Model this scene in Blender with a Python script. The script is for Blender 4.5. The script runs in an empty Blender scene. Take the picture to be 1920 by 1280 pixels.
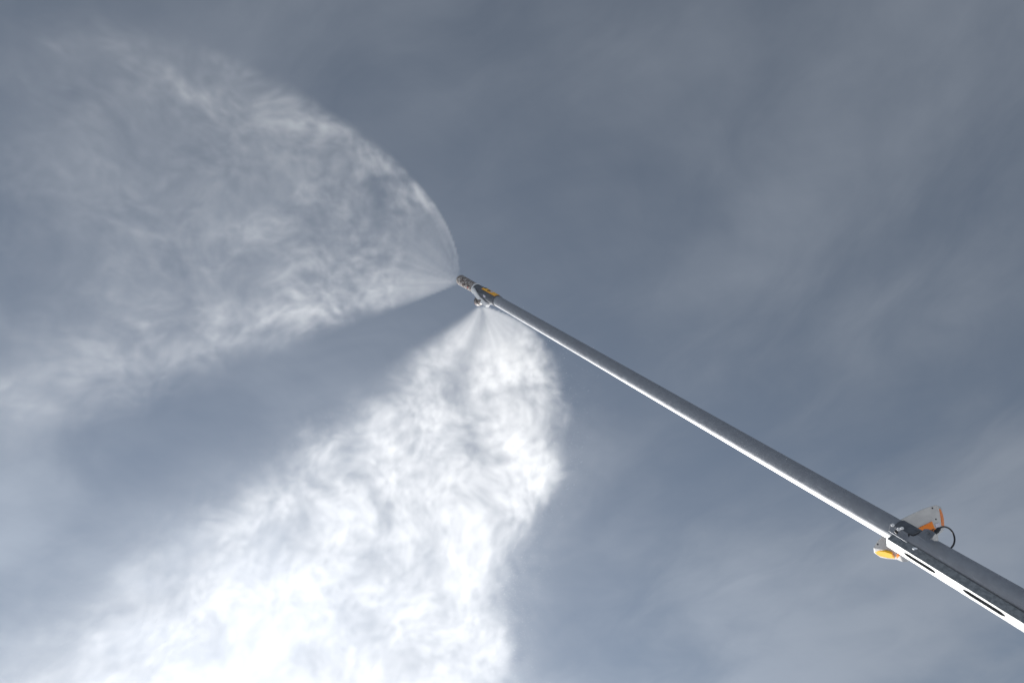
import bpy, bmesh, math, random
from mathutils import Vector, Matrix

random.seed(7)
sc = bpy.context.scene
COL = sc.collection

# ------------------------------------------------------------------ camera
ELEV = math.radians(55.0)
CAM = Vector((0.0, 0.0, 1.7))
F = 1280.0                       # focal length in photograph pixels (24 mm on 36 mm)
cam_data = bpy.data.cameras.new("camera")
cam_data.lens = 24.0
cam_data.sensor_width = 36.0
cam_data.clip_start = 0.05
cam_data.clip_end = 20000.0
cam = bpy.data.objects.new("camera", cam_data)
cam.location = CAM
cam.rotation_euler = (math.radians(90) + ELEV, 0, 0)
COL.objects.link(cam)
sc.camera = cam
CR = Vector((1, 0, 0))
CU = Vector((0, -math.sin(ELEV), math.cos(ELEV)))
CF = Vector((0, math.cos(ELEV), math.sin(ELEV)))


def W(v):                        # direction in (right, up, forward) -> world
    return CR * v[0] + CU * v[1] + CF * v[2]


def ray(px, py):
    return W(((px - 960) / F, (640 - py) / F, 1.0))


def at(px, py, z):               # photograph pixel at a given depth -> world point
    return CAM + ray(px, py) * z


# ------------------------------------------------------------------ light
SUN_DIR = W((-0.29, -0.65, 0.70)).normalized()
SUN_EL = math.asin(SUN_DIR.z)
SUN_AZ = math.atan2(SUN_DIR.x, SUN_DIR.y)
sun_data = bpy.data.lights.new("sun", 'SUN')
sun_data.energy = 5.0
sun_data.angle = math.radians(0.53)
sun_data.color = (1.0, 0.97, 0.93)
sun = bpy.data.objects.new("sun", sun_data)
sun.rotation_euler = SUN_DIR.to_track_quat('Z', 'Y').to_euler()
COL.objects.link(sun)

sc.view_settings.view_transform = 'Standard'
sc.view_settings.look = 'None'
sc.view_settings.gamma = 1.0
sc.view_settings.exposure = 0.5
sc.view_settings.use_curve_mapping = False
sc.cycles.use_denoising = True
sc.cycles.max_bounces = 10
sc.cycles.volume_bounces = 2
sc.cycles.volume_step_rate = 6.0
sc.cycles.volume_max_steps = 512


# ------------------------------------------------------------------ node expression helper
class N:
    """A value inside a node tree; arithmetic on it adds Math nodes."""
    tree = None

    def __init__(self, sock):
        self.s = sock

    @staticmethod
    def math(op, *args, clamp=False):
        n = N.tree.nodes.new('ShaderNodeMath')
        n.operation = op
        n.use_clamp = clamp
        for i, a in enumerate(args):
            if isinstance(a, N):
                N.tree.links.new(a.s, n.inputs[i])
            else:
                n.inputs[i].default_value = float(a)
        return N(n.outputs[0])

    def __add__(s, o): return N.math('ADD', s, o)
    def __radd__(s, o): return N.math('ADD', o, s)
    def __sub__(s, o): return N.math('SUBTRACT', s, o)
    def __rsub__(s, o): return N.math('SUBTRACT', o, s)
    def __mul__(s, o): return N.math('MULTIPLY', s, o)
    def __rmul__(s, o): return N.math('MULTIPLY', o, s)
    def __truediv__(s, o): return N.math('DIVIDE', s, o)
    def __rtruediv__(s, o): return N.math('DIVIDE', o, s)
    def __neg__(s): return N.math('MULTIPLY', s, -1)
    def __pow__(s, o): return N.math('POWER', s, o)
    def max(s, o): return N.math('MAXIMUM', s, o)
    def min(s, o): return N.math('MINIMUM', s, o)
    def sqrt(s): return N.math('SQRT', s)
    def abs(s): return N.math('ABSOLUTE', s)
    def exp(s): return N.math('EXPONENT', s)
    def clamp(s): return N.math('ADD', s, 0, clamp=True)


def gauss(v, c, w):
    d = (v - c) / w
    return (d * d * -1.0).exp()


def smooth(v, a, b):             # smoothstep, a may be larger than b
    n = N.tree.nodes.new('ShaderNodeMapRange')
    n.interpolation_type = 'SMOOTHSTEP'
    for i, x in enumerate((v, a, b, 0.0, 1.0)):
        if isinstance(x, N):
            N.tree.links.new(x.s, n.inputs[i])
        else:
            n.inputs[i].default_value = x
    return N(n.outputs[0])


def mixv(a, b, f):
    return a + (b - a) * f


def vec(x, y, z):
    n = N.tree.nodes.new('ShaderNodeCombineXYZ')
    for i, a in enumerate((x, y, z)):
        if isinstance(a, N):
            N.tree.links.new(a.s, n.inputs[i])
        else:
            n.inputs[i].default_value = float(a)
    return N(n.outputs[0])


def sep(v):
    n = N.tree.nodes.new('ShaderNodeSeparateXYZ')
    N.tree.links.new(v.s, n.inputs[0])
    return N(n.outputs[0]), N(n.outputs[1]), N(n.outputs[2])


def noise(v, scale=1.0, detail=4.0, rough=0.5, dist=0.0, color=False):
    n = N.tree.nodes.new('ShaderNodeTexNoise')
    N.tree.links.new(v.s, n.inputs['Vector'])
    n.inputs['Scale'].default_value = scale
    n.inputs['Detail'].default_value = detail
    n.inputs['Roughness'].default_value = rough
    n.inputs['Distortion'].default_value = dist
    return N(n.outputs[1 if color else 0])


def noise4(v, w, detail=4.0, rough=0.5):
    n = N.tree.nodes.new('ShaderNodeTexNoise')
    n.noise_dimensions = '4D'
    N.tree.links.new(v.s, n.inputs['Vector'])
    N.tree.links.new(w.s, n.inputs['W'])
    n.inputs['Scale'].default_value = 1.0
    n.inputs['Detail'].default_value = detail
    n.inputs['Roughness'].default_value = rough
    return N(n.outputs[0])


# ------------------------------------------------------------------ sky
world = bpy.data.worlds.new("World")
sc.world = world
world.use_nodes = True
wt = world.node_tree
wt.nodes.clear()
N.tree = wt
out = wt.nodes.new('ShaderNodeOutputWorld')
bg = wt.nodes.new('ShaderNodeBackground')
sky = wt.nodes.new('ShaderNodeTexSky')
sky.sky_type = 'NISHITA'
sky.sun_disc = False
sky.sun_elevation = SUN_EL
sky.sun_rotation = SUN_AZ
sky.altitude = 1500
sky.air_density = 1.0
sky.dust_density = 1.5
sky.ozone_density = 1.0
tc = wt.nodes.new('ShaderNodeTexCoord')
dx, dy, dz = sep(N(tc.outputs['Generated']))
zc = dz.max(0.06)
# a thin layer of cloud at one height: the view ray meets it at (x/z, y/z)
cx, cy = dx / zc, dy / zc
# cloud drawn out by the wind along one diagonal
ca, sa = math.cos(-0.85), math.sin(-0.85)
u = cx * ca + cy * sa
v = cy * ca - cx * sa
p1 = vec(u * 0.85, v * 1.25, 11.0)
warp = noise(p1, 1.3, 3.0, 0.5)
p2 = vec(u * 0.9 + warp * 1.3, v * 1.35 + warp * 1.1, 8.1)
c_big = noise(p1, 1.1, 3.0, 0.5)
c_mid = noise(p2, 1.7, 6.0, 0.52)
c_fine = noise(vec(cx + warp * 0.5, cy + warp * 0.4, 21.0), 4.6, 5.0, 0.58)
cover = smooth(c_big * 0.50 + c_mid * 0.34 + c_fine * 0.16, 0.35, 0.655)
# how near the sun the ray looks: thin ice cloud scatters forwards
cosang = dx * SUN_DIR.x + dy * SUN_DIR.y + dz * SUN_DIR.z
g = 0.55
hg = (1 - g * g) / ((cosang * (-2 * g) + (1 + g * g)) ** 1.5)
lum = hg * 0.26 + 0.57
dens = cover * 0.45 + 0.45
cl = wt.nodes.new('ShaderNodeMix')
cl.data_type = 'RGBA'
wt.links.new(dens.s, cl.inputs['Factor'])
wt.links.new(sky.outputs[0], cl.inputs['A'])
tint = wt.nodes.new('ShaderNodeVectorMath')
tint.operation = 'SCALE'
tint.inputs[0].default_value = (2.50, 2.82, 3.34)
wt.links.new((lum * (cover * 0.38 + 0.78)).s, tint.inputs['Scale'])
wt.links.new(tint.outputs[0], cl.inputs['B'])
wt.links.new(cl.outputs['Result'], bg.inputs['Color'])
bg.inputs['Strength'].default_value = 0.079
wt.links.new(bg.outputs[0], out.inputs['Surface'])


# ------------------------------------------------------------------ materials
def new_mat(name):
    m = bpy.data.materials.new(name)
    m.use_nodes = True
    nt = m.node_tree
    b = nt.nodes['Principled BSDF']
    return m, nt, b


def surface(name, c1, c2, scale=8.0, metallic=0.0, rough=(0.4, 0.6), detail=6.0, bump=0.0, stretch=(1, 1, 1), lo=0.35, hi=0.65, spec=0.5):
    m, nt, b = new_mat(name)
    N.tree = nt
    t = nt.nodes.new('ShaderNodeTexCoord')
    mp = nt.nodes.new('ShaderNodeMapping')
    mp.inputs['Scale'].default_value = stretch
    nt.links.new(t.outputs['Object'], mp.inputs[0])
    p = N(mp.outputs[0])
    n1 = noise(p, scale, detail, 0.6)
    f = smooth(n1, lo, hi)
    mx = nt.nodes.new('ShaderNodeMix')
    mx.data_type = 'RGBA'
    mx.inputs['A'].default_value = (*c1, 1)
    mx.inputs['B'].default_value = (*c2, 1)
    nt.links.new(f.s, mx.inputs['Factor'])
    nt.links.new(mx.outputs['Result'], b.inputs['Base Color'])
    b.inputs['Metallic'].default_value = metallic
    b.inputs['Specular IOR Level'].default_value = spec
    r = mixv(rough[0], rough[1], noise(p, scale * 2.3, 3.0, 0.5)) if False else noise(p, scale * 2.3, 3.0, 0.5) * (rough[1] - rough[0]) + rough[0]
    nt.links.new(r.s, b.inputs['Roughness'])
    if bump:
        bp = nt.nodes.new('ShaderNodeBump')
        bp.inputs['Strength'].default_value = bump
        bp.inputs['Distance'].default_value = 0.004
        nt.links.new(n1.s, bp.inputs['Height'])
        nt.links.new(bp.outputs[0], b.inputs['Normal'])
    return m


M = {}
M['galvanised'] = surface('galvanised_steel', (0.25, 0.26, 0.285), (0.30, 0.315, 0.34), 26, 0.55, (0.45, 0.6), 8, 0.05)
M['spangle'] = surface('spangled_zinc', (0.24, 0.255, 0.265), (0.35, 0.365, 0.375), 60, 0.45, (0.4, 0.6), 3, 0.06, lo=0.42, hi=0.58)
M['dark_steel'] = surface('dark_steel', (0.11, 0.12, 0.135), (0.16, 0.17, 0.19), 30, 0.5, (0.45, 0.65), 5, 0.05)
M['chrome'] = surface('bright_steel', (0.66, 0.67, 0.68), (0.76, 0.76, 0.76), 40, 0.35, (0.25, 0.4), 4)
M['bronze'] = surface('iced_bronze', (0.12, 0.085, 0.07), (0.48, 0.45, 0.43), 34, 0.3, (0.3, 0.6), 7, 0.5, lo=0.42, hi=0.6)
M['iron'] = surface('dark_nozzle_metal', (0.05, 0.045, 0.045), (0.20, 0.18, 0.17), 40, 0.3, (0.35, 0.6), 6, 0.4)
M['housing'] = surface('grey_plastic', (0.52, 0.51, 0.50), (0.60, 0.59, 0.57), 14, 0.0, (0.4, 0.55), 5, 0.03)
M['orange'] = surface('orange_plastic', (0.92, 0.22, 0.008), (0.95, 0.26, 0.012), 18, 0.0, (0.35, 0.5), 4)
M['sticker'] = surface('orange_print', (0.98, 0.44, 0.03), (1.0, 0.50, 0.04), 18, 0.0, (0.4, 0.6), 4)
M['backlit_orange'] = surface('backlit_orange_lens', (0.98, 0.48, 0.004), (1.0, 0.54, 0.006), 18, 0.0, (0.15, 0.25), 4)  # lower lens: orange plastic yellowed, sunlight through it put into the colour
M['rubber'] = surface('black_rubber', (0.012, 0.012, 0.014), (0.022, 0.022, 0.025), 30, 0.0, (0.4, 0.6), 3)
M['ink'] = surface('black_ink', (0.015, 0.015, 0.015), (0.03, 0.03, 0.03), 30, 0.0, (0.5, 0.7), 3)
M['red'] = surface('red_plastic', (0.55, 0.02, 0.02), (0.65, 0.03, 0.03), 30, 0.0, (0.4, 0.5), 3)
M['pale'] = surface('pale_print', (0.55, 0.52, 0.60), (0.62, 0.60, 0.66), 30, 0.0, (0.4, 0.5), 3)
M['snow'] = surface('snow', (0.78, 0.80, 0.84), (0.84, 0.85, 0.87), 0.7, 0.0, (0.6, 0.8), 9, 0.6)


# ------------------------------------------------------------------ object helpers
def tag(o, label=None, cat=None, group=None, kind=None):
    if label: o['label'] = label
    if cat: o['category'] = cat
    if group: o['group'] = group
    if kind: o['kind'] = kind
    return o


def empty(name, loc):
    o = bpy.data.objects.new(name, None)
    o.location = loc
    COL.objects.link(o)
    return o


def link(name, me, mat, parent=None, smooth_=False, bevel=0.0):
    o = bpy.data.objects.new(name, me)
    me.materials.clear()
    me.materials.append(mat)
    if smooth_:
        me.shade_smooth()
    COL.objects.link(o)
    if parent is not None:                      # parents are only ever moved, never turned
        off = parent.location.copy()
        p = parent.parent
        while p is not None:
            off += p.location
            p = p.parent
        o.parent = parent
        me.transform(Matrix.Translation(-off))
    if bevel:
        b = o.modifiers.new('bevel', 'BEVEL')
        b.width = bevel
        b.segments = 2
        b.limit_method = 'ANGLE'
    return o


def mesh_from(name, verts, faces):
    me = bpy.data.meshes.new(name)
    me.from_pydata([tuple(v) for v in verts], [], faces)
    bm = bmesh.new()
    bm.from_mesh(me)
    bmesh.ops.recalc_face_normals(bm, faces=bm.faces)
    bm.to_mesh(me)
    bm.free()
    return me


def prism(name, front, shift, mat, parent, bevel=0.0):
    """A closed slab: a polygon of world points and its copy moved by SHIFT (one vector, or one for each point)."""
    n = len(front)
    sh = shift if isinstance(shift, list) else [shift] * n
    vs = list(front) + [p + d for p, d in zip(front, sh)]
    fs = [list(range(n)), list(range(2 * n - 1, n - 1, -1))]
    fs += [[i, (i + 1) % n, n + (i + 1) % n, n + i] for i in range(n)]
    return link(name, mesh_from(name, vs, fs), mat, parent, bevel=bevel)


def lathe(name, origin, axis, prof, mat, parent, seg=32, up=None, smooth_=True):
    """Turned body: PROF is (distance along axis, radius); closed ends; sharp steps stay sharp by angle."""
    axis = axis.normalized()
    e1 = axis.orthogonal().normalized() if up is None else up
    e2 = axis.cross(e1)
    vs, fs = [], []
    for (h, r) in prof:
        for k in range(seg):
            a = 2 * math.pi * k / seg
            vs.append(origin + axis * h + (e1 * math.cos(a) + e2 * math.sin(a)) * r)
    m = len(prof)
    for j in range(m - 1):
        for k in range(seg):
            a, b = j * seg + k, j * seg + (k + 1) % seg
            fs.append([a, b, b + seg, a + seg])
    fs.append(list(range(seg)))
    fs.append(list(range((m - 1) * seg, m * seg)))
    me = mesh_from(name, vs, fs)
    o = link(name, me, mat, parent, smooth_)
    if smooth_:
        me.set_sharp_from_angle(angle=math.radians(30))
    return o


def sweep(name, pts, r, mat, parent, seg=10):
    """A round cable along a list of world points (smoothed)."""
    P = []
    n = len(pts)
    for i in range(n - 1):
        p0, p1, p2, p3 = pts[max(i - 1, 0)], pts[i], pts[i + 1], pts[min(i + 2, n - 1)]
        for k in range(8):
            t = k / 8
            P.append(0.5 * ((2 * p1) + (p2 - p0) * t + (2 * p0 - 5 * p1 + 4 * p2 - p3) * t * t + (3 * p1 - p0 - 3 * p2 + p3) * t ** 3))
    P.append(pts[-1])
    vs, fs = [], []
    e = (P[1] - P[0]).orthogonal().normalized()
    for i, p in enumerate(P):
        d = (P[min(i + 1, len(P) - 1)] - P[max(i - 1, 0)]).normalized()
        e = (e - d * e.dot(d)).normalized()
        f = d.cross(e)
        for k in range(seg):
            a = 2 * math.pi * k / seg
            vs.append(p + (e * math.cos(a) + f * math.sin(a)) * r)
    for i in range(len(P) - 1):
        for k in range(seg):
            a, b = i * seg + k, i * seg + (k + 1) % seg
            fs.append([a, b, b + seg, a + seg])
    fs += [list(range(seg)), list(range((len(P) - 1) * seg, len(P) * seg))]
    return link(name, mesh_from(name, vs, fs), mat, parent, True)


# ------------------------------------------------------------------ ground
def make_ground():
    vs, fs = [], []
    rings = [0, 1.5, 3, 5, 8, 12, 20, 35, 60, 120, 300, 900, 3000, 9000]
    seg = 48
    rnd = random.Random(3)
    vs.append((0, 0, 0))
    for i, r in enumerate(rings[1:]):
        for k in range(seg):
            a = 2 * math.pi * k / seg
            amp = 0.06 if r < 40 else 0.0
            vs.append((r * math.cos(a), r * math.sin(a), rnd.uniform(-amp, amp)))
    for k in range(seg):
        fs.append([0, 1 + k, 1 + (k + 1) % seg])
    for i in range(len(rings) - 2):
        for k in range(seg):
            a, b = 1 + i * seg + k, 1 + i * seg + (k + 1) % seg
            fs.append([a, b, b + seg, a + seg])
    me = mesh_from('ground', vs, fs)
    for p in me.polygons:
        if p.normal.z < 0:
            p.flip()
    o = link('ground', me, M['snow'], None, True)
    tag(o, kind='structure')


make_ground()

# ------------------------------------------------------------------ the lance
PA = at(1600, 948, 3.77)
PB = at(927, 561, 7.96)
AX = (PB - PA).normalized()
LEN = (PB - PA).length
TUBE_R = 0.060


def axis_at_px(x, off=None):
    """Distance from PA along the lance (or a line beside it) of the point whose picture is at photograph column x."""
    a, d = PA - CAM, AX
    if off is not None:
        a = a + off
    k = (x - 960) / F
    # ((a+t d).CR) = k ((a+t d).CF)
    return (k * a.dot(CF) - a.dot(CR)) / (d.dot(CR) - k * d.dot(CF))


def C(t):
    return PA + AX * t


_mid = C(axis_at_px(1760))
EV = (CAM - _mid)
EV = (EV - AX * EV.dot(AX)).normalized()          # across the lance, towards the viewer's side
ES = AX.cross(EV)                                 # across the lance, towards the sunny side
if ES.dot(SUN_DIR) < 0:
    ES = -ES


def on_tube(t, deg, r=TUBE_R):
    a = math.radians(deg)
    return C(t) + (EV * math.cos(a) + ES * math.sin(a)) * r


T_BASE = -(PA.z - 0.45) / AX.z                    # foot of the tube, just above the ground
lance = empty('snow_lance', C(T_BASE))
tag(lance, 'long grey steel snow lance pole rising to a bronze spray head', 'snow lance')

def tube_material():
    m = surface('lance_steel', (0.335, 0.345, 0.375), (0.37, 0.385, 0.415), 26, 0.55, (0.45, 0.6), 8, 0.05)
    nt = m.node_tree
    b = nt.nodes['Principled BSDF']
    N.tree = nt
    base = b.inputs['Base Color'].links[0].from_socket
    t = nt.nodes.new('ShaderNodeTexCoord')
    x, y, z = sep(N(t.outputs['Object']))
    along = x * AX.x + y * AX.y + z * AX.z
    across = x * ES.x + y * ES.y + z * ES.z
    rings = smooth(noise(vec(along * 26.0, across * 5.0, 0.0), 1.0, 2.0, 0.6), 0.70, 0.74)
    specks = smooth(noise(vec(along * 40.0, across * 70.0, 4.0), 1.0, 2.0, 0.5), 0.70, 0.76) * smooth(noise(vec(along * 2.0, across * 9.0, 9.0), 1.0, 1.0, 0.5), 0.52, 0.62)
    f = (rings * 0.8 + specks * 0.75).min(0.85)
    mx = nt.nodes.new('ShaderNodeMix')
    mx.data_type = 'RGBA'
    nt.links.new(f.s, mx.inputs['Factor'])
    nt.links.new(base, mx.inputs['A'])
    mx.inputs['B'].default_value = (0.05, 0.052, 0.058, 1)
    nt.links.new(mx.outputs['Result'], b.inputs['Base Color'])
    # rime frozen onto the side that the spray blows past
    frost = smooth(noise(vec(along * 14.0, across * 60.0, 2.0), 1.0, 6.0, 0.7) + across * 4.0, 0.58, 0.72)
    m2 = nt.nodes.new('ShaderNodeMix')
    m2.data_type = 'RGBA'
    nt.links.new((frost * 0.55).s, m2.inputs['Factor'])
    nt.links.new(mx.outputs['Result'], m2.inputs['A'])
    m2.inputs['B'].default_value = (0.55, 0.56, 0.58, 1)
    nt.links.new(m2.outputs['Result'], b.inputs['Base Color'])
    return m


M['tube'] = tube_material()
T_COLLAR = axis_at_px(929)
prof = [(0, TUBE_R)]
for k in range(1, 13):
    prof.append(((T_COLLAR - T_BASE) * k / 12, TUBE_R))
tube = lathe('tube', C(T_BASE), AX, prof, M['tube'], lance, 48, up=EV)

# spray head ------------------------------------------------------
t0 = axis_at_px(934)
t1 = axis_at_px(893)
sleeve = lathe('sleeve', C(t0), AX, [(0, .062), (.004, .067), (.10, .068), (.20, .069), (t1 - t0, .064)], M['dark_steel'], lance, 40, up=EV)
t2 = axis_at_px(863)
L = t2 - t1
head = lathe('nozzle_head', C(t1), AX, [
    (0, .058), (.03, .058), (.032, .062), (.06, .062), (.062, .055), (.085, .055), (.087, .063), (L * .48, .064),
    (L * .49, .057), (L * .55, .057), (L * .56, .065), (L * .93, .067), (L * .97, .064), (L, .055)], M['bronze'], lance, 36, up=EV)
ring = lathe('chrome_ring', C(t1 - .03), AX, [(0, .066), (.004, .071), (.03, .071), (.034, .066)], M['chrome'], lance, 40, up=EV)
for (tt, deg) in ((.20, 18), (.33, -8), (.44, 30), (.66, 12), (.70, -32), (.82, 40), (.86, -10), (.74, 62), (.30, 62)):
    p = on_tube(t1 + L * tt, deg, .062)
    d = (p - C(t1 + L * tt)).normalized()
    nz = lathe('spray_nozzle', p, d, [(0, .011), (.006, .011), (.009, .008), (.010, .004)], M['iron'], head, 10)
p = on_tube(t1 + L * .22, 34, .062)
lathe('red_plug', p, (p - C(t1 + L * .22)), [(0, .008), (.006, .008), (.008, .005)], M['red'], head, 10)

# lower branch: a slanted bright flange on the sunny side with a second nozzle body behind it
flange = [at(x, y, z) for (x, y, z) in ((887.5, 538.5, 8.30), (888.3, 543.5, 8.27), (895.5, 554, 8.20), (905.5, 565.0, 8.10), (913, 570.5, 8.03), (918.5, 572, 8.00),
                                         (919, 570.5, 8.00), (913, 567.0, 8.03), (905, 560.5, 8.11), (896.5, 550.5, 8.20), (890.5, 540.5, 8.28))]
prism('branch_flange', flange, W((-.020, -.026, .05)), M['chrome'], lance, bevel=.002)
web = [at(x, y, z) for (x, y, z) in ((893, 546, 8.20), (900, 556.5, 8.12), (911, 566.5, 8.04), (921, 570.5, 7.98), (926, 565, 7.97), (905, 550, 8.08))]
prism('branch_body', web, W((.0, -.004, .09)), M['dark_steel'], lance, bevel=.004)
b0 = at(908, 562, 8.16)
b1 = at(895.8, 565.0, 8.38)
bd = (b1 - b0).normalized()
bl = (b1 - b0).length
lower = lathe('nozzle_head', b0, bd, [(0, .044), (bl * .35, .054), (bl * .4, .047), (bl * .5, .047), (bl * .55, .056), (bl * .9, .058), (bl, .050)], M['iron'], lance, 28)
tag(lower, 'short dark nozzle head on the lower branch')
for k in range(3):
    p = b0 + bd * bl * .72 + W(((-.035, -.02, -.025), (-.02, -.038, -.02), (-.042, .005, -.02))[k]) * 1.0
    lathe('spray_nozzle', p, W((-.6, -.5, -.4)), [(0, .009), (.008, .009), (.011, .005)], M['bronze'], lower, 10)
p = b0 + bd * bl * .9 + W((-.036, -.028, -.022))
lathe('red_plug', p, W((-.6, -.5, -.4)), [(0, .007), (.006, .007), (.008, .004)], M['red'], lower, 10)

# orange warning sticker wrapped on the sleeve and tube
def wrap(name, ta, tb, da, db, r, mat, parent, thick=.0012, nt=4, nd=8, skew=0.0):
    vs, fs = [], []
    for lay in (0, thick):
        for i in range(nt + 1):
            for j in range(nd + 1):
                u_, v_ = i / nt, j / nd
                vs.append(on_tube(ta + (tb - ta) * u_ + skew * v_, da + (db - da) * v_, r + lay))
    w = nd + 1
    m = (nt + 1) * w
    for i in range(nt):
        for j in range(nd):
            a = i * w + j
            fs.append([a, a + 1, a + w + 1, a + w])
            fs.append([m + a, m + a + w, m + a + w + 1, m + a + 1])
    for i in range(nt):
        for j in (0, nd):
            a = i * w + j
            fs.append([a, a + w, m + a + w, m + a])
    for j in range(nd):
        for i in (0, nt):
            a = i * w + j
            fs.append([a, a + 1, m + a + 1, m + a])
    return link(name, mesh_from(name, vs, fs), mat, parent)


_o = (ES * -.8 + EV * .6) * .07
ta, tb = axis_at_px(932, _o), axis_at_px(907, _o)
st = wrap('warning_sticker', ta, tb, -88, -26, .0700, M['sticker'], lance)
T = tb - ta
wrap('pictogram', ta + T * .86, tb - T * .02, -80, -50, .0714, M['ink'], st)
wrap('pictogram', ta + T * .50, ta + T * .58, -62, -48, .0714, M['ink'], st)
wrap('pictogram', ta + T * .58, ta + T * .66, -54, -38, .0714, M['ink'], st)
wrap('pictogram', ta + T * .62, ta + T * .67, -70, -54, .0714, M['ink'], st)
wrap('pale_patch', ta + T * .34, ta + T * .48, -66, -44, .0714, M['pale'], st)
wrap('type_plate', axis_at_px(920), axis_at_px(916), 14, 34, .0694, M['pale'], lance)

# ------------------------------------------------------------------ support arm under the tube
arm_root = empty('support_arm', C(T_BASE))
tag(arm_root, 'galvanised box section arm with long slots carrying the lower lance tube', 'support arm')
BETA = math.radians(51)
nB = EV * math.cos(BETA) + ES * math.sin(BETA)         # sunny face
nA = EV * math.sin(BETA) - ES * math.cos(BETA)         # face towards the viewer
BW = 0.0526
cAB = EV * .097 + ES * .071                             # the ridge between both faces
T_REF = axis_at_px(1920)
T_END = axis_at_px(1660, cAB)
TILT = -.0107 / (T_END - T_REF)                         # the arm closes in on the tube towards its end


def CA(t):
    return C(t) + ES * (TILT * (t - T_REF))


TB0 = T_BASE - .1


def arm_pt(t, i, j, out_=0.0):
    """i: down the sunny face from the ridge, j: back along the viewer's face from the ridge."""
    return CA(t) + cAB - nA * i - nB * j + nB * out_


TH = .004
# three closed walls of the section
def slab(name, p0, e_w, e_t, w, th, ta_, tb_, mat, parent):
    q = [p0(ta_), p0(ta_) + e_w * w, p0(ta_) + e_w * w + e_t * th, p0(ta_) + e_t * th]
    return prism(name, q, CA(tb_) - CA(ta_), mat, parent, bevel=.0015)


slab('viewer_side_wall', lambda t: arm_pt(t, .0002, TH), -nB, -nA, BW - TH, TH, TB0, T_END, M['spangle'], arm_root)
slab('far_side_wall', lambda t: arm_pt(t, BW - TH - .0002, TH), -nB, -nA, BW - TH, TH, TB0, T_END, M['spangle'], arm_root)
slab('inner_wall', lambda t: arm_pt(t, TH + .0005, BW - TH), -nA, -nB, BW - 2 * TH - .001, TH - .0005, TB0, T_END, M['spangle'], arm_root)


# sunny wall: a plate with real slots
def slotted_plate():
    cu = bpy.data.curves.new('slotted_wall', 'CURVE')
    cu.dimensions = '2D'
    cu.fill_mode = 'BOTH'
    cu.extrude = TH / 2 - .0003
    def poly(pts):
        s = cu.splines.new('POLY')
        s.points.add(len(pts) - 1)
        for q, (a, b) in zip(s.points, pts):
            q.co = (a, b, 0, 1)
        s.use_cyclic_u = True
    y0, y1 = 0.0, BW
    poly([(TB0, y0), (T_END, y0), (T_END, y1), (TB0, y1)])
    mid = cAB - nA * (BW * .5)
    s1a, s1b = axis_at_px(1693, mid), axis_at_px(1753.5, mid)
    s2a, s2b = axis_at_px(1804, mid), axis_at_px(1885, mid)
    slots = [(s1b, s1a), (s2b, s2a)]
    pitch = s1a - s2a
    ln = (s1a - s1b + s2a - s2b) / 2
    k = s2a - pitch
    while k - ln > TB0 + .1:
        slots.append((k - ln, k))
        k -= pitch
    for (a, b) in slots:
        r = .0118
        yc = BW * .47
        pts = []
        for q in range(13):
            an = -math.pi / 2 + math.pi * q / 12
            pts.append((b - r * 3 + r * 3 * math.cos(an), yc + r * math.sin(an)))
        for q in range(13):
            an = math.pi / 2 + math.pi * q / 12
            pts.append((a + r * 3 + r * 3 * math.cos(an), yc + r * math.sin(an)))
        poly(pts)
    ob = bpy.data.objects.new('tmp', cu)
    COL.objects.link(ob)
    bpy.context.view_layer.update()
    dg = bpy.context.evaluated_depsgraph_get()
    me = bpy.data.meshes.new_from_object(ob.evaluated_get(dg))
    bpy.data.objects.remove(ob)
    for vt in me.vertices:
        t, i, h = vt.co
        vt.co = CA(t) + cAB - nA * i + nB * (h - TH / 2)
    bm = bmesh.new()
    bm.from_mesh(me)
    bmesh.ops.remove_doubles(bm, verts=bm.verts, dist=1e-6)
    bmesh.ops.recalc_face_normals(bm, faces=bm.faces)
    bm.to_mesh(me)
    bm.free()
    return link('slotted_wall', me, M['spangle'], arm_root)


slotted_plate()

# clamp: saddle strap over the tube, flange with a square hole, bolts
clamp = wrap('clamp_saddle', axis_at_px(1729, ES * -.06), axis_at_px(1696, ES * -.06), -112, -18, TUBE_R + .0015, M['dark_steel'], arm_root, thick=.005, nt=4, nd=16)
fl = [at(1667.5, 996, 3.395), at(1671, 981.5, 3.40), at(1674, 980.5, 3.40), at(1695, 999, 3.315), at(1704, 1005, 3.28), at(1701.5, 1017, 3.27), at(1685, 1007, 3.33)]
prism('clamp_flange', fl, W((0, 0, .012)), M['galvanised'], arm_root, bevel=.002)
sq = [at(1676, 996, 3.362), at(1679.5, 992.5, 3.358), at(1684, 996, 3.35), at(1680, 1000, 3.352)]
prism('square_nut', sq, W((0, 0, -.006)), M['rubber'], arm_root)
for (x, y, z, r) in ((1674.5, 984, 3.372, .009), (1686, 992, 3.345, .010), (1692, 990, 3.325, .008)):
    c_ = at(x, y, z)
    lathe('clamp_bolt', c_, (CAM - c_).normalized() + EV, [(-.012, r * .6), (0, r * .6), (.001, r), (.009, r), (.011, r * .8)], M['chrome'], arm_root, 6, smooth_=False)
prism('clamp_edge', [at(x, y, z) for x, y, z in ((1703, 1001.5, 3.29), (1706, 1000, 3.285), (1712.5, 1003, 3.265), (1717, 1001.5, 3.255), (1730, 994.5, 3.225), (1731, 996, 3.22), (1717, 1003.5, 3.25), (1712, 1005, 3.26), (1706, 1002.5, 3.28), (1704.5, 1007, 3.275))], W((0, 0, .006)), M['rubber'], arm_root)
prism('snow_fleck', [at(x, y, 3.165) for x, y in ((1712, 1028.5), (1715, 1026), (1720, 1027), (1721, 1029), (1716.5, 1029), (1714, 1031))], W((0, 0, .01)), M['snow'], arm_root, bevel=.001)
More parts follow.
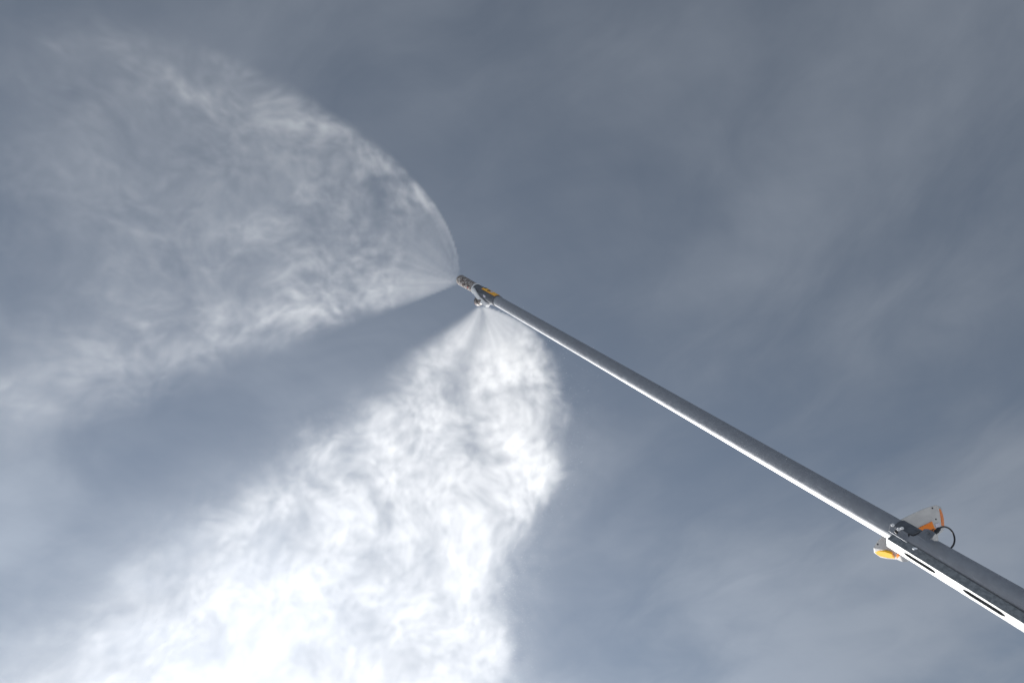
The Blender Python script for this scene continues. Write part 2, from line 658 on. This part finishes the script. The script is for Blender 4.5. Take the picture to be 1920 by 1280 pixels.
tab = [at(x, y, z) for x, y, z in ((1721.5, 1004.5, 3.175), (1736, 992.2, 3.17), (1743.5, 992.2, 3.15), (1754.5, 999, 3.115), (1748, 1008, 3.10), (1736.5, 1014.5, 3.11))]
tb_plate = prism('bracket_tab', tab, W((0, 0, .012)), M['galvanised'], arm_root, bevel=.002)
c_ = at(1740, 998.3, 3.135)
lathe('bolt', c_, (CAM - c_).normalized(), [(-.004, .007), (.004, .007), (.006, .005)], M['dark_steel'], tb_plate, 6, smooth_=False)

# foot post that carries the arm (behind the viewer's right shoulder)
post_top = C(T_BASE + .9) + cAB
foot = Vector((post_top.x, post_top.y, -.05))
post = lathe('foot_post', foot, Vector((0, 0, 1)), [(0, .14), (.12, .14), (.125, .07), (post_top.z - foot.z, .07)], M['galvanised'], arm_root, 24)

# ------------------------------------------------------------------ twin wedge housing behind the tube
hub = C(axis_at_px(1712)) - EV * .12
hous = empty('signal_housing', hub)
tag(hous, 'grey wedge shaped plastic housing with orange inset lenses strapped behind the lance', 'equipment housing')


def ray_plane(px, py, p0, n):
    d = ray(px, py)
    return CAM + d * ((p0 - CAM).dot(n) / d.dot(n))


# upper wing
up0 = at(1735, 975, 3.60)
upn = W((.10, .16, -1.0)).normalized()
U = lambda x, y: ray_plane(x, y, up0, upn)
up_px = [(1676, 985), (1690, 972.8), (1700, 967.6), (1715.6, 960), (1731, 953.4), (1747, 948.2), (1754.5, 946.4), (1757.8, 946.8), (1760.0, 952), (1762.4, 966), (1764.0, 978), (1764.6, 987), (1762, 994), (1752, 1003), (1735, 1014), (1700, 1010)]
shift_u = at(1771.5, 977.5, 3.71) - at(1765, 976, 3.60)
wing_u = prism('wing', [U(*q) for q in up_px], shift_u, M['housing'], hous, bevel=.004)
nrm_u = (U(1764, 978) - U(1760, 952)).cross(shift_u).normalized()
if nrm_u.dot(CAM - up0) < 0:
    nrm_u = -nrm_u
lens_u = []
for (x, y), a in (((1760.2, 953.0), .10), ((1761.8, 962), .10), ((1763.2, 972), .10), ((1764.4, 984.5), .10)):
    lens_u.append(U(x, y) + shift_u * a + nrm_u * .0035)
for (x, y), a in (((1764.4, 984.5), .72), ((1763.2, 972), .80), ((1761.8, 962), .70), ((1760.2, 953.0), .3)):
    lens_u.append(U(x, y) + shift_u * a + nrm_u * .0035)
prism('lens', lens_u, nrm_u * -.008, M['orange'], wing_u)
op = [(1715, 992.5), (1723.4, 988.4), (1746.9, 977), (1749.5, 984), (1751.6, 989), (1755.5, 991.3), (1750.8, 996.5), (1742, 1003), (1725, 1003)]
op_o = prism('orange_panel', [U(*q) + upn * .004 for q in op], upn * -.007, M['orange'], wing_u, bevel=.001)
for k in range(3):
    x = 1744.2 + k * 2.7
    y = 993.0 - k * 0.9
    prism('vent_slot', [U(*q) + upn * .0055 for q in ((x - .9, y), (x + .5, y - 1.1), (x + 2.6, y + 4.5), (x + 1.0, y + 5.2))], upn * -.002, M['rubber'], op_o)
for (x, y) in ((1748.2, 952), (1754.8, 972.8)):
    lathe('screw', U(x, y) - upn * .002, upn, [(0, .0042), (.0035, .0042), (.0045, .003)], M['rubber'], wing_u, 10)
prism('cover_strip', [U(*q) + upn * .0035 for q in ((1752.2, 982), (1761.2, 979), (1762.6, 984.5), (1758, 990), (1755, 989))], upn * -.006, M['pale'], wing_u, bevel=.001)

# lower wing
lo0 = at(1650, 1028, 3.62)
lon = W((-.05, .10, -1.0)).normalized()
LO = lambda x, y: ray_plane(x, y, lo0, lon)
lo_px = [(1672, 985), (1653.4, 1004.7), (1645, 1014.5), (1637.2, 1027), (1652.5, 1029.3), (1666, 1031.5), (1675, 1034.5), (1688, 1042), (1705, 1040), (1705, 1000)]
end_n = W((-.42, -.86, -.28)).normalized()
E0 = LO(1652.5, 1029.3)
lo_far = {(1637.2, 1027): (1638.2, 1035.5), (1652.5, 1029.3): (1650.5, 1044.5), (1666, 1031.5): (1664, 1047.4), (1675, 1034.5): (1681.5, 1048.6)}
back = []
for q in lo_px:
    if q in lo_far:
        back.append(ray_plane(*lo_far[q], E0, end_n) - LO(*q))
    else:
        back.append(None)
mean = sum((b for b in back if b is not None), Vector()) / len(lo_far)
back = [b if b is not None else mean for b in back]
back[7] = back[6] * .8
wing_l = prism('wing', [LO(*q) for q in lo_px], back, M['housing'], hous, bevel=.004)
lens_px = [(1640.2, 1030.0), (1650, 1031.0), (1660, 1032.5), (1669.5, 1035.3), (1673.4, 1037.2), (1674.2, 1040.5), (1678.2, 1044.7), (1668, 1044.0), (1659.6, 1042.6), (1650, 1040.2), (1644.5, 1037.0), (1641.5, 1033.5)]
prism('lens', [ray_plane(*q, E0, end_n) + end_n * .006 for q in lens_px], end_n * -.012, M['backlit_orange'], wing_l, bevel=.0015)
prism('orange_clip', [ray_plane(x, y, E0, end_n) + end_n * .006 for x, y in ((1681, 1041), (1684.5, 1038.5), (1687, 1040), (1682.5, 1044.5))], end_n * -.012, M['orange'], wing_l)
lathe('screw', LO(1645.7, 1019.8) - lon * .002, lon, [(0, .0042), (.0035, .0042), (.0045, .003)], M['rubber'], wing_l, 10)

# back bridge joining both wings behind the tube
br = [at(x, y, 3.60) for x, y in ((1668, 992), (1712, 975), (1748, 1000), (1700, 1030))]
prism('bridge', br, W((.02, -.02, .09)), M['housing'], hous, bevel=.004)
knob = [at(x, y, 3.30) for x, y in ((1746, 1004), (1753, 999.5), (1757.5, 1002), (1760, 1007), (1760, 1014), (1752, 1014))]
prism('bracket_cheek', knob, W((.01, -.004, .05)), M['housing'], hous, bevel=.003)

# connector and black cable loop
k0, k1 = at(1753.2, 999.2, 3.33), at(1761.5, 989.5, 3.36)
kd = k1 - k0
kl = kd.length
plug = lathe('connector', k0, kd, [(-.008, .006), (0, .0085), (kl * .3, .0085), (kl * .32, .010), (kl * .8, .0095), (kl, .006)], M['rubber'], hous, 16)
sweep('cable', [at(x, y, z) for x, y, z in ((1760.5, 990.5, 3.36), (1766, 987.6, 3.38), (1772, 987.2, 3.40), (1780, 990.5, 3.42), (1786.5, 998, 3.42), (1789.8, 1009, 3.40), (1788.5, 1019, 3.36), (1783.5, 1026.5, 3.32), (1776, 1033, 3.30))], .0042, M['rubber'], hous)


# ------------------------------------------------------------------ spray plumes
def spray_material(name, aniso, density):
    m = bpy.data.materials.new(name)
    m.use_nodes = True
    nt = m.node_tree
    nt.nodes.clear()
    o = nt.nodes.new('ShaderNodeOutputMaterial')
    pv = nt.nodes.new('ShaderNodeVolumePrincipled')
    pv.inputs['Color'].default_value = (0.985, 0.99, 0.995, 1)
    pv.inputs['Anisotropy'].default_value = aniso
    pv.inputs['Density'].default_value = density
    pv.inputs['Density Attribute'].default_value = 'density'
    nt.links.new(pv.outputs[0], o.inputs['Volume'])
    return m


def plume(name, origin, lo, hi, voxel, field, mat):
    """A body of drifting droplets: a fog grid filled by a field of the position, in the plume's own axes."""
    me = bpy.data.meshes.new(name)
    ob = bpy.data.objects.new(name, me)
    ob.matrix_world = Matrix.Translation(origin) @ cam.rotation_euler.to_matrix().to_4x4()
    COL.objects.link(ob)
    me.materials.append(mat)
    ng = bpy.data.node_groups.new(name, 'GeometryNodeTree')
    ng.interface.new_socket('Geometry', in_out='OUTPUT', socket_type='NodeSocketGeometry')
    go = ng.nodes.new('NodeGroupOutput')
    vc = ng.nodes.new('GeometryNodeVolumeCube')
    pos = ng.nodes.new('GeometryNodeInputPosition')
    N.tree = ng
    d = field(N(pos.outputs[0]))
    ng.links.new(d.s, vc.inputs['Density'])
    vc.inputs['Min'].default_value = lo
    vc.inputs['Max'].default_value = hi
    for ax_, a, b in zip('XYZ', lo, hi):
        vc.inputs['Resolution ' + ax_].default_value = int((b - a) / voxel)
    sm = ng.nodes.new('GeometryNodeSetMaterial')
    sm.inputs['Material'].default_value = mat
    ng.links.new(vc.outputs[0], sm.inputs[0])
    ng.links.new(sm.outputs[0], go.inputs[0])
    md = ob.modifiers.new('spray', 'NODES')
    md.node_group = ng
    return ob


def ridged(n, sharp):
    return (1.0 - ((n - 0.5) * 2.0).abs() * 2.2).max(0.0) ** sharp


def swirl(x, y, z, grow, seed, a1, a2, zs):
    """Positions carried about by two sizes of eddy."""
    wx, wy, wz = sep(noise(vec(x, y, z * zs + seed), 0.85, 1.0, 0.5, color=True))
    X, Y, Z = x + (wx - 0.5) * a1 * grow, y + (wy - 0.5) * a1 * grow, z + (wz - 0.5) * a1 * grow
    vx, vy, vz = sep(noise(vec(X, Y, Z * zs + seed + 5.0), 2.6, 1.0, 0.5, color=True))
    return X + (vx - 0.5) * a2 * grow, Y + (vy - 0.5) * a2 * grow, Z + (vz - 0.5) * a2 * grow


def upper_field(p):
    x, y, z = sep(p)
    s = (-x).max(0.0)
    d = (x * x + y * y + z * z).sqrt().max(0.02)
    ld = N.math('LOGARITHM', d, math.e)
    grow = smooth(d, 0.2, 3.0)
    X, Y, Z = swirl(x, y, z, grow, 0.0, 1.0, 0.20, 0.7)
    D = (X * X + Y * Y + Z * Z).sqrt().max(0.02)
    # fine rays near the nozzles
    rays = noise(vec(x / d * 8.0, y / d * 8.0, z / d * 5.0 + d * 0.2), 1.0, 3.0, 0.55)
    # torn veils further out; streaks drawn along the flow
    f1 = noise(vec(X * 0.8 + Y * 0.35, Y * 1.1 - X * 0.25, Z * 0.8), 1.35, 5.0, 0.58)
    f2 = noise4(vec(X / D * 9.0, Y / D * 9.0, Z / D * 5.0), ld * 5.0, 3.0, 0.60)
    f3 = noise(vec(X, Y, Z * 0.6 + 6.0), 6.5, 2.0, 0.62)
    clump = smooth(f1, 0.34, 0.69)
    wisps = clump * 0.50 + (clump + 0.14) * ridged(f2, 2.5) * 1.1 + 0.06
    wisps = wisps * (smooth(f3, 0.28, 0.72) * 1.7 + 0.15)
    # outline: a paraboloid above, a straight sheet below
    yu = s.sqrt() * 1.76
    yl = s * -0.40
    c = (yu + yl) * 0.5
    R = ((yu - yl) * 0.5).max(0.012)
    zz = (z + s * 0.12) / (R * 0.42)
    yy = (y - c) / R
    below = smooth(yy, 0.1, -0.6)
    rho = (yy * yy + zz * zz).sqrt()
    rho = rho + (f1 - 0.5) * (below * 0.55 + 0.28) * smooth(d, 0.6, 4.0) + (rays - 0.5) * 0.06
    soft = grow * (below * 0.22 + 0.13) + 0.04
    inside = smooth(rho, 1.03, 1.03 - soft)
    shell = smooth(rho, 0.56, 0.93) * 0.90 + 0.10
    near = smooth(rays, 0.32, 0.70) * 0.8 + 0.40
    tex = mixv(near, wisps, smooth(d, 0.25, 1.5))
    fall = 1.0 / (d * 0.42 + 0.36)
    lowm = smooth(y + s * 0.2, 0.7, -0.5)
    high = smooth(s, 6.5, 1.4) * 0.66 + 0.34
    fade = smooth(s, 8.5, 4.5) * smooth(y, 4.3, 2.4) * mixv(high, 1.0, lowm)
    rim = smooth(yy, 0.45, 0.95) * smooth(d, 0.3, 1.2) * 0.6 + 1.0 + below * smooth(s, 0.8, 2.4) * 0.75
    dens = inside * shell * tex * fall * fade * rim
    return dens.max(0.0)


def lower_field(p):
    x, y, z = sep(p)
    t = (-y).max(0.0)
    d = (x * x + y * y + z * z).sqrt().max(0.02)
    ld = N.math('LOGARITHM', d, math.e)
    grow = smooth(d, 0.15, 1.8)
    X, Y, Z = swirl(x, y, z, grow, 7.0, 0.8, 0.18, 0.7)
    D = (X * X + Y * Y + Z * Z).sqrt().max(0.02)
    rays = noise(vec(x / d * 6.0, y / d * 6.0, z / d * 4.0 + 3.0), 1.0, 3.0, 0.55)
    f1 = noise(vec(X * 1.15 + Y * 0.2, Y * 0.95 - X * 0.2, Z * 0.7 + 2.0), 1.6, 5.0, 0.60)
    f2 = noise4(vec(X / D * 9.0, Y / D * 9.0, Z / D * 5.0), ld * 6.0, 3.0, 0.60)
    f3 = noise(vec(X, Y, Z * 0.6 + 4.0), 8.0, 2.0, 0.62)
    bil = f1 * 0.8 + f3 * 0.2 - 0.5
    xl = t * -1.36 - 0.02
    xr = (1.0 - (t * -3.4).exp()) * 0.98 + gauss(t, 1.5, 0.7) * 0.10 - smooth(t, 1.8, 3.4) * 0.62
    wdt = (xr - xl).max(0.02)
    q = (x - xl) / wdt + bil * 0.45 * grow
    dr = xr - x + bil * 0.95 * grow                       # metres in from the lee-side edge
    left = smooth(q, -0.12, 0.30)
    right = smooth(dr, -0.10 * grow, grow * 0.34 + 0.02)
    col = gauss(dr, 0.50, 0.50) * smooth(t, 0.1, 0.5) * (1.0 - smooth(t, 1.4, 3.0) * 0.65)
    gap = gauss(q, 0.40, 0.10) * smooth(t, 1.5, 0.2)
    body = (left * 0.86 + col * 0.75) * (1.0 - gap * 0.6)
    h = wdt * 0.085 + 0.10
    zz = (z - t * 0.05) / h + (f1 - 0.5) * 1.4
    zprof = (zz * zz * -1.0).exp()
    near = smooth(rays, 0.34, 0.66) * 0.7 + 0.55
    clump = smooth(f1, 0.32, 0.68)
    turb = (clump * 0.85 + ridged(f2, 2.0) * (clump * 0.7 + 0.22) + 0.14) * (smooth(f3, 0.25, 0.75) * 1.3 + 0.35)
    tex = mixv(near, turb, smooth(d, 0.2, 1.0))
    amp = 1.5 / (d + 0.33) * (1.0 - smooth(t, 2.0, 5.0) * 0.45)
    dens = body * right * left.sqrt() * zprof * tex * amp * smooth(t, 0.0, 0.05)
    # a thin dust of the finest drops hanging round it
    halo = smooth(q, -0.42, 0.4) * smooth(dr, -0.85, 0.2) * zprof * 0.10 * smooth(t, 0.4, 1.6)
    return (dens + halo * smooth(f3, 0.3, 0.7)).max(0.0)


P_UP = at(864, 530, 8.75)
P_LO = at(902, 572, 8.40)
pu = plume('spray_plume', P_UP, (-7.2, -3.2, -2.4), (0.12, 4.3, 1.1), 0.027, upper_field, spray_material('thin_spray', 0.5, 0.50))
tag(pu, 'thin veil of sprayed snow fanning out from the tip of the lance', 'spray', kind='stuff')
pl = plume('spray_plume', P_LO, (-6.3, -5.1, -1.1), (1.7, 0.05, 1.3), 0.022, lower_field, spray_material('dense_spray', 0.5, 0.94))
tag(pl, 'dense bright white cloud of snow falling from the lower nozzle', 'spray', kind='stuff')


# ------------------------------------------------------------------ single flakes drifting at the plume's edges
def flakes():
    rnd = random.Random(11)
    vs, fs = [], []
    inv = cam.rotation_euler.to_matrix()
    for k in range(5200):
        t = 4.9 * rnd.random() ** 0.7
        side = rnd.random()
        if side < 0.45:
            x = 0.98 * (1 - math.exp(-4.2 * t)) - 0.62 * max(0, min(1, (t - 1.9) / 1.4)) + rnd.gauss(0.02, .16)
        elif side < 0.65:
            x = -1.36 * t + rnd.gauss(0.1, .22) * (0.4 + t * .3)
        else:
            x = rnd.uniform(-1.3 * t, 0.9)
        c = P_LO + inv @ Vector((x, -t, rnd.gauss(0, .35)))
        r = rnd.uniform(.0012, .0034)
        n0 = len(vs)
        for _ in range(4):
            v_ = Vector((rnd.gauss(0, 1), rnd.gauss(0, 1), rnd.gauss(0, 1))).normalized()
            vs.append(c + v_ * r)
        fs += [[n0, n0 + 1, n0 + 2], [n0, n0 + 2, n0 + 3], [n0, n0 + 3, n0 + 1], [n0 + 1, n0 + 3, n0 + 2]]
    o = link('snow_flakes', mesh_from('snow_flakes', vs, fs), M['snow'])
    tag(o, 'loose snow flakes drifting along the edges of the white plume', 'snow', kind='stuff')


flakes()
